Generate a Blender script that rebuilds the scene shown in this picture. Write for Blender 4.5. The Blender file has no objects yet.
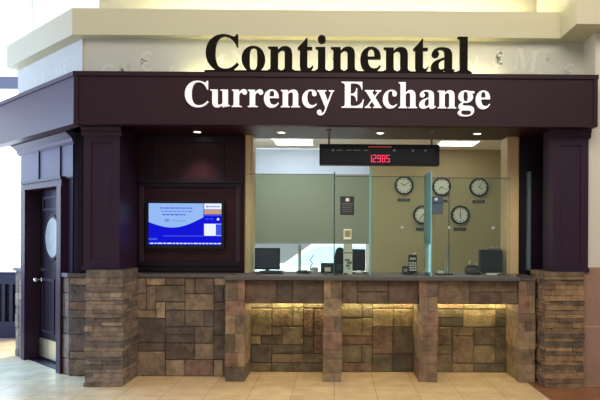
import bpy, bmesh, math, random
from mathutils import Matrix, Vector
R = random.Random(7)
sc = bpy.context.scene
COL = sc.collection
EYE, F, CX, HY = 1.5, 640.0, 335.0, 235.0

def PX(px, Y): return (px - CX) * Y / F          # metres across, at depth Y
def PZ(py, Y): return EYE - (py - HY) * Y / F    # metres up, at depth Y

# ------------------------------------------------------------------ materials
def srgb(r, g, b):
    f = lambda c: (c / 255 / 12.92) if c <= 10 else ((c / 255 + .055) / 1.055) ** 2.4
    return (f(r), f(g), f(b), 1)

def nmat(name):
    m = bpy.data.materials.new(name); m.use_nodes = True
    nt = m.node_tree
    return m, nt, nt.nodes['Principled BSDF']

def mat(name, col, rough=.5, metal=0, coat=0, emit=None, estr=0, noise=.0, nscale=6, bump=0, spec=.5):
    m, nt, b = nmat(name)
    b.inputs['Base Color'].default_value = col
    b.inputs['Roughness'].default_value = rough
    b.inputs['Metallic'].default_value = metal
    b.inputs['Coat Weight'].default_value = coat
    b.inputs['Specular IOR Level'].default_value = spec
    if emit:
        b.inputs['Emission Color'].default_value = emit
        b.inputs['Emission Strength'].default_value = estr
    if noise or bump:
        tc = nt.nodes.new('ShaderNodeTexCoord')
        n = nt.nodes.new('ShaderNodeTexNoise'); n.inputs['Scale'].default_value = nscale
        n.inputs['Detail'].default_value = 5
        nt.links.new(tc.outputs['Object'], n.inputs['Vector'])
        if noise:
            mx = nt.nodes.new('ShaderNodeMix'); mx.data_type = 'RGBA'
            mx.inputs[6].default_value = tuple(c * (1 - noise) for c in col[:3]) + (1,)
            mx.inputs[7].default_value = tuple(min(1, c * (1 + noise)) for c in col[:3]) + (1,)
            nt.links.new(n.outputs['Fac'], mx.inputs[0])
            nt.links.new(mx.outputs[2], b.inputs['Base Color'])
        if bump:
            bp = nt.nodes.new('ShaderNodeBump'); bp.inputs['Strength'].default_value = bump
            bp.inputs['Distance'].default_value = .01
            nt.links.new(n.outputs['Fac'], bp.inputs['Height'])
            nt.links.new(bp.outputs['Normal'], b.inputs['Normal'])
    return m

def wood_mat(name, col, rough=.38, grain=.25, sc_=(30, 30, 2.2)):
    m, nt, b = nmat(name)
    tc = nt.nodes.new('ShaderNodeTexCoord')
    mp = nt.nodes.new('ShaderNodeMapping'); mp.inputs['Scale'].default_value = sc_
    n = nt.nodes.new('ShaderNodeTexNoise'); n.inputs['Scale'].default_value = 2; n.inputs['Detail'].default_value = 6
    mx = nt.nodes.new('ShaderNodeMix'); mx.data_type = 'RGBA'
    mx.inputs[6].default_value = tuple(c * (1 - grain) for c in col[:3]) + (1,)
    mx.inputs[7].default_value = tuple(c * (1 + grain) for c in col[:3]) + (1,)
    L = nt.links.new
    L(tc.outputs['Object'], mp.inputs['Vector']); L(mp.outputs['Vector'], n.inputs['Vector'])
    L(n.outputs['Fac'], mx.inputs[0]); L(mx.outputs[2], b.inputs['Base Color'])
    b.inputs['Roughness'].default_value = rough; b.inputs['Specular IOR Level'].default_value = .22
    return m

def stone_mat(name, bump=.9):
    m, nt, b = nmat(name)
    L = nt.links.new
    at = nt.nodes.new('ShaderNodeAttribute'); at.attribute_name = 'Col'
    tc = nt.nodes.new('ShaderNodeTexCoord')
    n = nt.nodes.new('ShaderNodeTexNoise'); n.inputs['Scale'].default_value = 9; n.inputs['Detail'].default_value = 8; n.inputs['Roughness'].default_value = .65
    n2 = nt.nodes.new('ShaderNodeTexNoise'); n2.inputs['Scale'].default_value = 45; n2.inputs['Detail'].default_value = 4
    L(tc.outputs['Object'], n.inputs['Vector']); L(tc.outputs['Object'], n2.inputs['Vector'])
    rp = nt.nodes.new('ShaderNodeValToRGB')
    rp.color_ramp.elements[0].position = .3; rp.color_ramp.elements[0].color = (.46, .44, .42, 1)
    rp.color_ramp.elements[1].position = .72; rp.color_ramp.elements[1].color = (1.4, 1.36, 1.3, 1)
    L(n.outputs['Fac'], rp.inputs[0])
    mx = nt.nodes.new('ShaderNodeMix'); mx.data_type = 'RGBA'; mx.blend_type = 'MULTIPLY'; mx.inputs[0].default_value = 1
    L(at.outputs['Color'], mx.inputs[6]); L(rp.outputs[0], mx.inputs[7]); L(mx.outputs[2], b.inputs['Base Color'])
    ad = nt.nodes.new('ShaderNodeMath'); ad.operation = 'MULTIPLY_ADD'; ad.inputs[1].default_value = .35
    L(n2.outputs['Fac'], ad.inputs[0]); L(n.outputs['Fac'], ad.inputs[2])
    bp = nt.nodes.new('ShaderNodeBump'); bp.inputs['Strength'].default_value = bump; bp.inputs['Distance'].default_value = .03
    L(ad.outputs[0], bp.inputs['Height']); L(bp.outputs['Normal'], b.inputs['Normal'])
    b.inputs['Roughness'].default_value = .75
    return m

def tile_mat(name, c1, c2, mortar, size, rough, msize=.006, bump=.15, rowh=None, offset=0, axes='XY'):
    m, nt, b = nmat(name)
    L = nt.links.new
    g = nt.nodes.new('ShaderNodeNewGeometry')
    vec = g.outputs['Position']
    if axes == 'XZ':
        sx = nt.nodes.new('ShaderNodeSeparateXYZ'); cb = nt.nodes.new('ShaderNodeCombineXYZ')
        L(vec, sx.inputs[0]); L(sx.outputs[0], cb.inputs[0]); L(sx.outputs[2], cb.inputs[1]); vec = cb.outputs[0]
    br = nt.nodes.new('ShaderNodeTexBrick'); br.offset = offset; br.squash = 1
    br.inputs['Scale'].default_value = 1
    br.inputs['Brick Width'].default_value = size; br.inputs['Row Height'].default_value = rowh or size
    br.inputs['Mortar Size'].default_value = msize; br.inputs['Mortar Smooth'].default_value = .3
    br.inputs['Color1'].default_value = c1; br.inputs['Color2'].default_value = c2; br.inputs['Mortar'].default_value = mortar
    L(vec, br.inputs['Vector'])
    n = nt.nodes.new('ShaderNodeTexNoise'); n.inputs['Scale'].default_value = 5; n.inputs['Detail'].default_value = 6
    L(g.outputs['Position'], n.inputs['Vector'])
    rp = nt.nodes.new('ShaderNodeValToRGB')
    rp.color_ramp.elements[0].position = .3; rp.color_ramp.elements[0].color = (.86, .85, .83, 1)
    rp.color_ramp.elements[1].position = .7; rp.color_ramp.elements[1].color = (1.08, 1.08, 1.06, 1)
    L(n.outputs['Fac'], rp.inputs[0])
    mx = nt.nodes.new('ShaderNodeMix'); mx.data_type = 'RGBA'; mx.blend_type = 'MULTIPLY'; mx.inputs[0].default_value = 1
    L(br.outputs['Color'], mx.inputs[6]); L(rp.outputs[0], mx.inputs[7]); L(mx.outputs[2], b.inputs['Base Color'])
    bp = nt.nodes.new('ShaderNodeBump'); bp.inputs['Strength'].default_value = bump; bp.inputs['Distance'].default_value = .004; bp.invert = True
    L(br.outputs['Fac'], bp.inputs['Height']); L(bp.outputs['Normal'], b.inputs['Normal'])
    b.inputs['Roughness'].default_value = rough
    return m

def glass_mat(name, tint, refl=1.0):
    m = bpy.data.materials.new(name); m.use_nodes = True
    nt = m.node_tree; nt.nodes.clear(); L = nt.links.new
    out = nt.nodes.new('ShaderNodeOutputMaterial')
    tr = nt.nodes.new('ShaderNodeBsdfTransparent'); tr.inputs[0].default_value = tint
    gl = nt.nodes.new('ShaderNodeBsdfGlossy'); gl.inputs['Roughness'].default_value = .03; gl.inputs[0].default_value = (.9, 1, .97, 1)
    fr = nt.nodes.new('ShaderNodeFresnel'); fr.inputs[0].default_value = 1.45
    mu = nt.nodes.new('ShaderNodeMath'); mu.operation = 'MULTIPLY'; mu.inputs[1].default_value = refl
    mx = nt.nodes.new('ShaderNodeMixShader')
    L(fr.outputs[0], mu.inputs[0]); L(mu.outputs[0], mx.inputs[0]); L(tr.outputs[0], mx.inputs[1]); L(gl.outputs[0], mx.inputs[2])
    L(mx.outputs[0], out.inputs[0])
    return m

def sheen_glass_mat(name, tint, col, k):
    m = glass_mat(name, tint, 1.4); nt = m.node_tree; L = nt.links.new
    out = [n for n in nt.nodes if n.type == 'OUTPUT_MATERIAL'][0]; src = out.inputs[0].links[0].from_socket
    d = nt.nodes.new('ShaderNodeBsdfDiffuse'); d.inputs[0].default_value = col
    t = nt.nodes.new('ShaderNodeBsdfTranslucent'); t.inputs[0].default_value = col
    a = nt.nodes.new('ShaderNodeMixShader'); b = nt.nodes.new('ShaderNodeMixShader'); b.inputs[0].default_value = k
    L(d.outputs[0], a.inputs[1]); L(t.outputs[0], a.inputs[2]); L(src, b.inputs[1]); L(a.outputs[0], b.inputs[2]); L(b.outputs[0], out.inputs[0]); return m

def emis(name, col, s):
    m = bpy.data.materials.new(name); m.use_nodes = True
    nt = m.node_tree; nt.nodes.clear()
    out = nt.nodes.new('ShaderNodeOutputMaterial'); e = nt.nodes.new('ShaderNodeEmission')
    e.inputs[0].default_value = col; e.inputs[1].default_value = s
    nt.links.new(e.outputs[0], out.inputs[0]); return m

def shade_mat(name, col, k=.3):
    m = bpy.data.materials.new(name); m.use_nodes = True
    nt = m.node_tree; nt.nodes.clear(); L = nt.links.new
    out = nt.nodes.new('ShaderNodeOutputMaterial')
    d = nt.nodes.new('ShaderNodeBsdfDiffuse'); t = nt.nodes.new('ShaderNodeBsdfTranslucent')
    d.inputs[0].default_value = col; t.inputs[0].default_value = col
    mx = nt.nodes.new('ShaderNodeMixShader'); mx.inputs[0].default_value = k
    L(d.outputs[0], mx.inputs[1]); L(t.outputs[0], mx.inputs[2]); L(mx.outputs[0], out.inputs[0]); return m

M_header = wood_mat('header plum wood', srgb(43, 22, 32), .55, .1)
M_wood = wood_mat('dark plum wood', srgb(46, 28, 46), .45, .15)
M_woodred = wood_mat('dark cherry wood', srgb(44, 16, 25), .42, .2)
M_wooddk = wood_mat('espresso wood', srgb(27, 18, 29), .4, .2)
M_jamb = wood_mat('pale maple', srgb(204, 178, 136), .45, .1)
M_cream = mat('cream paint', srgb(200, 196, 166), .7, noise=.02, nscale=3)
M_paper = mat('grey wallpaper', srgb(196, 196, 182), .6, noise=.05, nscale=8)
M_print = mat('wallpaper print pale', srgb(209, 208, 195), .6)
M_printdk = mat('wallpaper print grey', srgb(184, 184, 171), .5)
M_white = mat('white paint', srgb(235, 238, 240), .7)
M_beige = mat('beige paint', srgb(164, 154, 118), .7, noise=.03, nscale=3)
M_wallr = mat('off white paint', srgb(208, 204, 188), .7)
M_tilew = tile_mat('brown wall tile', srgb(158, 126, 106), srgb(150, 119, 100), srgb(182, 152, 130), .9, .4, .008, .1, .6, axes='XZ')
M_floor = tile_mat('cream floor tile', srgb(226, 196, 150), srgb(220, 190, 143), srgb(186, 154, 112), .4, .24, .004)
M_floor2 = tile_mat('terracotta floor tile', srgb(150, 98, 66), srgb(140, 90, 60), srgb(120, 84, 62), .4, .3, .005)
M_stone = stone_mat('cut stone')
M_stoner = stone_mat('rough split stone', 1.0)
M_mortar = mat('mortar', srgb(72, 63, 56), .9, noise=.1)
M_ledge = mat('grey slate ledge', srgb(84, 79, 77), .5, noise=.15, nscale=20)
M_black = mat('black plastic', srgb(18, 19, 24), .5, spec=.2)
M_blackg = mat('black gloss', srgb(12, 13, 20), .3, spec=.3)
M_navy = mat('navy paint', srgb(28, 33, 60), .5)
M_chrome = mat('chrome', srgb(215, 218, 220), .15, 1)
M_brass = mat('satin brass', srgb(226, 214, 178), .35, 1)
M_grey = mat('grey plastic', srgb(150, 152, 156), .45)
M_paperw = mat('white card', srgb(238, 234, 226), .6)
M_ink = mat('dark print', srgb(42, 44, 50), .6)
M_inkg = mat('grey print', srgb(120, 122, 126), .6)
M_glass = glass_mat('green tinted glass', (.90, .95, .91, 1), .6)
M_fin = sheen_glass_mat('fin glass with painted sheen', (.6, .86, .88, 1), srgb(120, 190, 210), .4)  # blue light reflected by the fin is mixed in as diffuse colour
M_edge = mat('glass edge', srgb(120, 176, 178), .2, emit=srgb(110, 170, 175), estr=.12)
M_edgedk = mat('dark glass edge', srgb(52, 84, 80), .2)
M_shade = shade_mat('sage roller fabric', srgb(146, 152, 140), .06)
M_sheer = shade_mat('white sheer fabric', srgb(206, 218, 230), .2)
M_letterdk = mat('dark letter', srgb(24, 21, 16), .9, spec=.1)
M_letterw = mat('white letter', srgb(240, 236, 238), .45, emit=(1, .97, .98, 1), estr=.25)
M_oval = mat('etched oval glass', srgb(158, 168, 164), .35, noise=.35, nscale=9)
M_clockface = mat('clock face', srgb(214, 216, 204), .4)
M_troffer = emis('fluorescent diffuser', (1, .97, .86, 1), 6)
M_led = emis('warm led strip', (1, .88, .46, 1), 48)
M_cove = emis('cove tube', (1, .94, .74, 1), 70)
M_cove2 = emis('warm halo tube', (1, .90, .5, 1), 24)
M_lamp = emis('downlight lens', (1, .93, .8, 1), 14)
M_rod = mat('bronze rod', srgb(112, 96, 78), .5)
M_redled = emis('red led', (1, .05, .13, 1), 1.6)
M_redglow = emis('red reflection glow', (1, .12, .1, 1), .35)  # glow colour for the painted red reflection on the display
M_sky = emis('bright daylight pane', (.74, .87, 1, 1), 5)
M_blue = emis('screen blue', srgb(20, 22, 215), 1.0)
M_cyan = emis('screen pale', srgb(150, 188, 246), 1.0)
M_bluem = emis('screen mid blue', srgb(60, 80, 225), 1.1)
M_tan = emis('screen tan', srgb(200, 160, 130), 1)
M_scrw = emis('screen white', srgb(225, 235, 255), 1.1)
M_scrt = emis('screen text', srgb(112, 136, 214), 1)
M_carw = mat('pale car paint', srgb(225, 232, 238), .3)
M_carg = mat('car glass', srgb(176, 220, 236), .4)
M_rubber = mat('rubber', srgb(30, 30, 32), .8)
M_asph = mat('sunlit paving', srgb(240, 242, 244), .9)  # near-white base colour stands in for sunlight on the ground

# ------------------------------------------------------------------ mesh helpers
class MB:
    def __init__(self, T=None):
        self.bm = bmesh.new(); self.T = T
        self.col = self.bm.loops.layers.float_color.new('Col')
    def _fin(self, vs, fs, mi=0, col=None):
        if self.T is not None:
            for v in vs: v.co = self.T @ v.co
        for f in fs:
            f.material_index = mi
            if col:
                for l in f.loops: l[self.col] = col
    def hexa(self, pts, mi=0, col=None):
        vs = [self.bm.verts.new(p) for p in pts]
        fs = [self.bm.faces.new([vs[i] for i in q]) for q in ((0, 3, 2, 1), (4, 5, 6, 7), (0, 1, 5, 4), (1, 2, 6, 5), (2, 3, 7, 6), (3, 0, 4, 7))]
        self._fin(vs, fs, mi, col)
        return fs
    def box(self, x0, x1, y0, y1, z0, z1, mi=0, col=None, bev=0):
        fs = self.hexa([(x0, y0, z0), (x1, y0, z0), (x1, y1, z0), (x0, y1, z0), (x0, y0, z1), (x1, y0, z1), (x1, y1, z1), (x0, y1, z1)], mi, col)
        if bev:
            es = {e for f in fs for e in f.edges}
            r = bmesh.ops.bevel(self.bm, geom=list(es), offset=bev, segments=2, affect='EDGES', profile=.6)
            for f in r['faces']: f.material_index = mi
        return self
    def prism(self, poly, axis, a, b, mi=0, col=None):
        """polygon in the two other axes, extruded along axis from a to b"""
        def P(p, t):
            return {'x': (t, p[0], p[1]), 'y': (p[0], t, p[1]), 'z': (p[0], p[1], t)}[axis]
        A = [self.bm.verts.new(P(p, a)) for p in poly]; B = [self.bm.verts.new(P(p, b)) for p in poly]
        n = len(poly); fs = [self.bm.faces.new(A), self.bm.faces.new(B[::-1])]
        for i in range(n): fs.append(self.bm.faces.new([A[i], B[i], B[(i + 1) % n], A[(i + 1) % n]]))
        self._fin(A + B, fs, mi, col); return self
    def disc(self, c, r, axis='y', h=.01, n=32, mi=0, r2=None, sx=1, sz=1):
        """cylinder or cone, from c along axis by h"""
        r2 = r if r2 is None else r2
        def P(a, rr, t):
            u, v = rr * math.cos(a) * sx, rr * math.sin(a) * sz
            return {'y': (c[0] + u, c[1] + t, c[2] + v), 'z': (c[0] + u, c[1] + v, c[2] + t), 'x': (c[0] + t, c[1] + u, c[2] + v)}[axis]
        A = [self.bm.verts.new(P(2 * math.pi * i / n, r, 0)) for i in range(n)]
        B = [self.bm.verts.new(P(2 * math.pi * i / n, r2, h)) for i in range(n)]
        fs = [self.bm.faces.new(A), self.bm.faces.new(B[::-1])]
        for i in range(n): fs.append(self.bm.faces.new([A[i], B[i], B[(i + 1) % n], A[(i + 1) % n]]))
        self._fin(A + B, fs, mi); return self
    def ring(self, c, r0, r1, axis='y', h=.02, n=40, mi=0, sx=1, sz=1):
        def P(a, rr, t):
            u, v = rr * math.cos(a) * sx, rr * math.sin(a) * sz
            return {'y': (c[0] + u, c[1] + t, c[2] + v), 'z': (c[0] + u, c[1] + v, c[2] + t), 'x': (c[0] + t, c[1] + u, c[2] + v)}[axis]
        rows = []
        for rr, t in ((r0, 0), (r1, 0), (r1, h), (r0, h)):
            rows.append([self.bm.verts.new(P(2 * math.pi * i / n, rr, t)) for i in range(n)])
        fs = []
        for k in range(4):
            a, b = rows[k], rows[(k + 1) % 4]
            for i in range(n): fs.append(self.bm.faces.new([a[i], a[(i + 1) % n], b[(i + 1) % n], b[i]]))
        self._fin([v for r in rows for v in r], fs, mi); return self
    def tube(self, pts, r, n=10, mi=0):
        pts = [Vector(p) for p in pts]; rows = []
        for i, p in enumerate(pts):
            d = (pts[min(i + 1, len(pts) - 1)] - pts[max(i - 1, 0)]).normalized()
            u = d.orthogonal().normalized() if abs(d.z) < .95 else Vector((1, 0, 0))
            u = (u - d * u.dot(d)).normalized(); v = d.cross(u)
            rows.append([self.bm.verts.new(p + (u * math.cos(2 * math.pi * k / n) + v * math.sin(2 * math.pi * k / n)) * r) for k in range(n)])
        fs = [self.bm.faces.new(rows[0]), self.bm.faces.new(rows[-1][::-1])]
        for a, b in zip(rows, rows[1:]):
            for k in range(n): fs.append(self.bm.faces.new([a[k], a[(k + 1) % n], b[(k + 1) % n], b[k]]))
        self._fin([v for r_ in rows for v in r_], fs, mi); return self
    def ball(self, c, r, s=(1, 1, 1), mi=0):
        g = bmesh.ops.create_icosphere(self.bm, subdivisions=2, radius=r)
        for v in g['verts']: v.co = Vector((v.co.x * s[0] + c[0], v.co.y * s[1] + c[1], v.co.z * s[2] + c[2]))
        fs = {f for v in g['verts'] for f in v.link_faces}
        self._fin(g['verts'], fs, mi); return self
    def build(self, name, mats, parent=None, smooth=False):
        bmesh.ops.recalc_face_normals(self.bm, faces=self.bm.faces[:])
        me = bpy.data.meshes.new(name); self.bm.to_mesh(me); self.bm.free()
        for m in (mats if isinstance(mats, (list, tuple)) else [mats]): me.materials.append(m)
        if smooth:
            for p in me.polygons: p.use_smooth = True
        o = bpy.data.objects.new(name, me); COL.objects.link(o)
        if parent is not None:
            o.parent = parent
            o.matrix_parent_inverse = parent_inv(parent)
        return o

def world_of(o):
    return (world_of(o.parent) @ o.matrix_parent_inverse if o.parent else Matrix()) @ Matrix.LocRotScale(o.location, o.rotation_euler, o.scale)
def parent_inv(p): return world_of(p).inverted()

def thing(name, loc, label, cat, group=None):
    o = bpy.data.objects.new(name, None); o.empty_display_size = .1; COL.objects.link(o)
    o.location = loc; o['label'] = label; o['category'] = cat
    if group: o['group'] = group
    return o
def struct_e(name, loc):
    o = bpy.data.objects.new(name, None); o.empty_display_size = .1; COL.objects.link(o); o.location = loc; o['kind'] = 'structure'; return o
def struct(o): o['kind'] = 'structure'; return o
def tag(o, label, cat, group=None):
    o['label'] = label; o['category'] = cat
    if group: o['group'] = group
    return o
def copy_tree(src, delta, parent=None):
    c = src.copy(); COL.objects.link(c)
    if parent is None: c.location = Vector(src.location) + Vector(delta)
    else: c.parent = parent; c.matrix_parent_inverse = src.matrix_parent_inverse.copy()
    for ch in list(src.children): copy_tree(ch, delta, c)
    return c

# ------------------------------------------------------------------ lettering
def serif(s):
    o = ''
    for ch in s:
        if 'A' <= ch <= 'Z': o += chr(0x1D400 + ord(ch) - 65)
        elif 'a' <= ch <= 'z': o += chr(0x1D41A + ord(ch) - 97)
        else: o += ch
    return o

def text_islands(s, extrude=.04, bevel=0, res=6):
    """lettering as a list of glyphs, each a list of (verts, faces), in em units"""
    cu = bpy.data.curves.new('lettering', 'FONT'); cu.body = s; cu.extrude = extrude; cu.bevel_depth = bevel; cu.resolution_u = res
    ob = bpy.data.objects.new('lettering', cu); COL.objects.link(ob)
    dg = bpy.context.evaluated_depsgraph_get(); dg.update()
    me = bpy.data.meshes.new_from_object(ob.evaluated_get(dg))
    bpy.data.objects.remove(ob); bpy.data.curves.remove(cu)
    bm = bmesh.new(); bm.from_mesh(me); bpy.data.meshes.remove(me)
    bmesh.ops.remove_doubles(bm, verts=bm.verts[:], dist=1e-5)
    bm.verts.index_update(); seen = set(); isl = []
    for v in bm.verts:
        if v.index in seen: continue
        st = [v]; seen.add(v.index); g = []
        while st:
            a = st.pop(); g.append(a)
            for e in a.link_edges:
                b = e.other_vert(a)
                if b.index not in seen: seen.add(b.index); st.append(b)
        xs = [a.co.x for a in g]; isl.append([min(xs), max(xs), g])
    isl.sort(key=lambda t: t[0]); gl = []
    for a, b, g in isl:
        if gl and (min(b, gl[-1][1]) - max(a, gl[-1][0])) > .5 * min(b - a, gl[-1][1] - gl[-1][0]):
            gl[-1][0] = min(a, gl[-1][0]); gl[-1][1] = max(b, gl[-1][1]); gl[-1][2] += g
        else: gl.append([a, b, list(g)])
    out = []
    for a, b, g in gl:
        idx = {v: i for i, v in enumerate(g)}
        fs = {f for v in g for f in v.link_faces}
        out.append(([v.co.copy() for v in g], [[idx[v] for v in f.verts] for f in fs]))
    bm.free(); return out

def place_text(s, x0, x1, zbase, zcap, y, depth, res=6, caph=None):
    """returns glyph meshes filling x0..x1 with baseline zbase; caph = cap height in em"""
    gl = text_islands(s, .5, 0, res)
    X0 = min(v.x for vs, f in gl for v in vs); X1 = max(v.x for vs, f in gl for v in vs)
    ch = caph or max(v.y for v in gl[0][0])
    sx = (x1 - x0) / (X1 - X0); sz = (zcap - zbase) / ch
    return [([Vector((x0 + (v.x - X0) * sx, y + (-v.z) * depth, zbase + v.y * sz)) for v in vs], fs) for vs, fs in gl]

def glyph_obj(name, glyphs, m, parent):
    bm = MB()
    for vs, fs in glyphs:
        V = [bm.bm.verts.new(v) for v in vs]
        for f in fs:
            try: bm.bm.faces.new([V[i] for i in f])
            except ValueError: pass
    return bm.build(name, m, parent)

# ------------------------------------------------------------------ stone
PAL = [srgb(138, 119, 101), srgb(124, 109, 95), srgb(106, 95, 86), srgb(154, 134, 112), srgb(134, 106, 92), srgb(96, 86, 80), srgb(162, 142, 118), srgb(116, 103, 88), srgb(110, 93, 84)]
PALG = [srgb(130, 116, 88), srgb(114, 102, 78), srgb(100, 88, 70), srgb(128, 108, 82), srgb(122, 98, 78), srgb(92, 82, 68), srgb(144, 126, 94), srgb(106, 94, 74)]
PALA = [srgb(108, 92, 76), srgb(96, 82, 70), srgb(84, 72, 63), srgb(122, 102, 82), srgb(104, 84, 70)]
PALP = [srgb(144, 122, 96), srgb(130, 110, 87), srgb(116, 99, 80), srgb(154, 132, 104), srgb(138, 108, 88), srgb(108, 93, 78)]
PALL = [srgb(138, 122, 108), srgb(126, 112, 100), srgb(112, 100, 90), srgb(146, 128, 111), srgb(128, 110, 95), srgb(102, 92, 85), srgb(132, 117, 104)]  # left ledgestone, greyed in colour for the daylight falling there
PALR = [srgb(142, 116, 86), srgb(128, 104, 78), srgb(112, 92, 71), srgb(150, 122, 88), srgb(126, 99, 73), srgb(100, 85, 68), srgb(136, 112, 84)]  # right ledgestone, kept warm in colour where the daylight does not reach
def jit(c, k=.12):
    t = 1 + R.uniform(-k, k); return (c[0] * t, c[1] * t, c[2] * t, 1)
def block(mb, x0, x1, z0, z1, y0, y1, pal, p=.012):
    """one stone, its face pushed out by up to p and its edges chamfered"""
    g = .003; e = .008; o = R.uniform(.2, 1) * p
    x0 += g; x1 -= g; z0 += g; z1 -= g; c = jit(R.choice(pal)); yf = y0 - o
    j = lambda: R.uniform(-.003, .003)
    # back ring, shoulder ring, front face
    rings = []
    for yy, ins in ((y1, 0), (yf + e, 0), (yf, e)):
        rings.append([mb.bm.verts.new((x0 + ins + (j() if ins else 0), yy, z0 + ins + (j() if ins else 0))), mb.bm.verts.new((x1 - ins + (j() if ins else 0), yy, z0 + ins)),
                      mb.bm.verts.new((x1 - ins, yy, z1 - ins + (j() if ins else 0))), mb.bm.verts.new((x0 + ins, yy + (j() if ins else 0), z1 - ins))])
    fs = [mb.bm.faces.new(rings[0]), mb.bm.faces.new(rings[2])]
    for a, b in zip(rings, rings[1:]):
        for i in range(4): fs.append(mb.bm.faces.new([a[i], a[(i + 1) % 4], b[(i + 1) % 4], b[i]]))
    mb._fin([v for r in rings for v in r], fs, 0, c)
def ashlar(mb, x0, x1, z0, z1, y0, y1, pal=PAL, cw=.105, ch=.09, p=.012):
    nx = max(1, round((x1 - x0) / cw)); nz = max(1, round((z1 - z0) / ch))
    cw = (x1 - x0) / nx; ch = (z1 - z0) / nz; used = set()
    mb.box(x0, x1, y0 + .004, y1, z0, z1, 1)
    for k in range(nz):
        for i in range(nx):
            if (i, k) in used: continue
            w = R.choice((1, 2, 2, 2, 3, 3)); h = R.choice((1, 1, 2, 2, 2, 3))
            while w > 1 and (i + w > nx or any((i + q, k) in used for q in range(w))): w -= 1
            while h > 1 and (k + h > nz): h -= 1
            for a in range(w):
                for b in range(h): used.add((i + a, k + b))
            block(mb, x0 + i * cw, x0 + (i + w) * cw, z0 + k * ch, z0 + (k + h) * ch, y0, y0 + .03, pal, p)
def pier_blocks(mb, x0, x1, z0, z1, y0, y1, pal=PAL, hs=(.09, .15, .19)):
    z = z0
    while z < z1 - .001:
        h = R.choice(hs)
        if z1 - z - h < .07: h = z1 - z
        xs = [x0, x1] if R.random() < .3 else [x0, x0 + (x1 - x0) * R.choice((.4, .5, .62)), x1]
        for a, b in zip(xs, xs[1:]):
            c = jit(R.choice(pal)); o = R.uniform(0, .008)
            mb.box(a + .002 - (o if a == x0 else 0), b - .002 + (o if b == x1 else 0), y0 - o, y1, z + .002, z + h - .002, 0, c)
        z += h
    mb.box(x0 + .006, x1 - .006, y0 + .006, y1, z0, z1, 1)
def ledgestone(mb, x0, x1, z0, z1, y0, y1, pal=PALL):
    z = z0; mb.box(x0 + .02, x1 - .02, y0 + .02, y1, z0, z1, 1)
    while z < z1 - .001:
        h = R.uniform(.028, .062)
        if z1 - z - h < .03: h = z1 - z
        n = R.choice((1, 2, 2, 3)); cuts = sorted([R.uniform(.15, .85) for _ in range(n - 1)])
        xs = [x0] + [x0 + (x1 - x0) * c for c in cuts] + [x1]
        for i, (a, b) in enumerate(zip(xs, xs[1:])):
            o = R.uniform(-.012, .012); s = R.uniform(-.010, .010)
            A = a + .0015 - (s if i == 0 else 0); B = b - .0015 + (s if i == n - 1 else 0)
            if i == 0 or i == n - 1:      # corner stones run a way back along the side
                d = R.uniform(.12, .3); mb.box(A, B, y0 + o, y0 + d, z + .001, z + h - .002, 0, jit(R.choice(pal)))
                s2 = R.uniform(-.010, .010)
                if i == 0: mb.box(x0 - s2, x0 + .05, y0 + d + .003, y1, z + .001, z + h - .002, 0, jit(R.choice(pal)))
                if i == n - 1: mb.box(x1 - .05, x1 + s2, y0 + d + .003, y1, z + .001, z + h - .002, 0, jit(R.choice(pal)))
            else: mb.box(A, B, y0 + o, y0 + .06, z + .001, z + h - .002, 0, jit(R.choice(pal)))
        z += h
STONE = [M_stone, M_mortar]

# ------------------------------------------------------------------ layout
YH, YC, YP, YW, YR, YV, YB = 6.22, 6.337, 6.575, 6.83, 7.06, 7.02, 10.0   # header, columns, piers, stone wall, recess, wood wall, booth back wall
Q = math.sqrt(.5)
def angled(cx, cy):   # local x runs back along the angled side, local y inward
    return Matrix(((-Q, Q, 0, cx), (Q, Q, 0, cy), (0, 0, 1, 0), (0, 0, 0, 1)))
KX = PX(71, YW); TA = angled(KX, YW)
ZT, ZB = 3.07, 2.574
ZS = 2.60        # soffit
ZL = 1.09        # counter top
ZI = 2.86        # booth ceiling

# ---- floor
mb = MB()
XB = 1.99
mb.box(-14, XB, -3, 10.2, -.05, 0, 0); mb.box(XB, 8, -3, 10.2, -.05, 0, 1)
struct(mb.build('floor', [M_floor, M_floor2]))

# ---- hall bulkhead and upper walls
zf0, zf1 = PZ(35.5, 6.62), PZ(9.3, 6.62)
fx0 = PX(72, 6.62); fx1 = PX(560, 6.62); YF2 = 6.62 / 1.073
mb = MB()
mb.box(fx0, fx1, 6.62, 6.95, zf0, zf1)
mb2 = MB(angled(fx0, 6.62)); mb2.box(0, 1.92, 0, .33, zf0, zf1)
mb.prism([(fx0 + .003, 6.623), (fx0 + .3, 6.623), (fx0 + .3, 6.94), (fx0 - .225, 6.85)], 'z', zf0 - .003, zf0 + .05); o1 = struct(mb.build('trim_1', M_cream)); o2 = mb2.build('return_board', M_cream, o1)
mb = MB(); mb.box(fx1, 7, YF2, 7.4, zf0, zf1 + .6)
struct(mb.build('trim_2', M_cream))
# wallpapered panel behind the letters
px0, px1 = PX(83, 6.75), PX(583.5, 6.75)
wf = MB(); wf.box(px0, px1, 6.75, 6.9, 2.62, zf0 + .01); wf = struct(wf.build('wall_front', M_paper))
a = MB(angled(px0, 6.75)); a.box(0, 1.9, 0, .15, 2.62, zf0 + .01); a.build('wallpaper_panel', M_paper, wf)
TP = angled(px0, 6.75)
mb = MB(); mb.box(px0 - .004, px0 + .004, 6.742, 6.75, 2.9, zf0); mb.build('corner_bead', M_printdk, wf)
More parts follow.
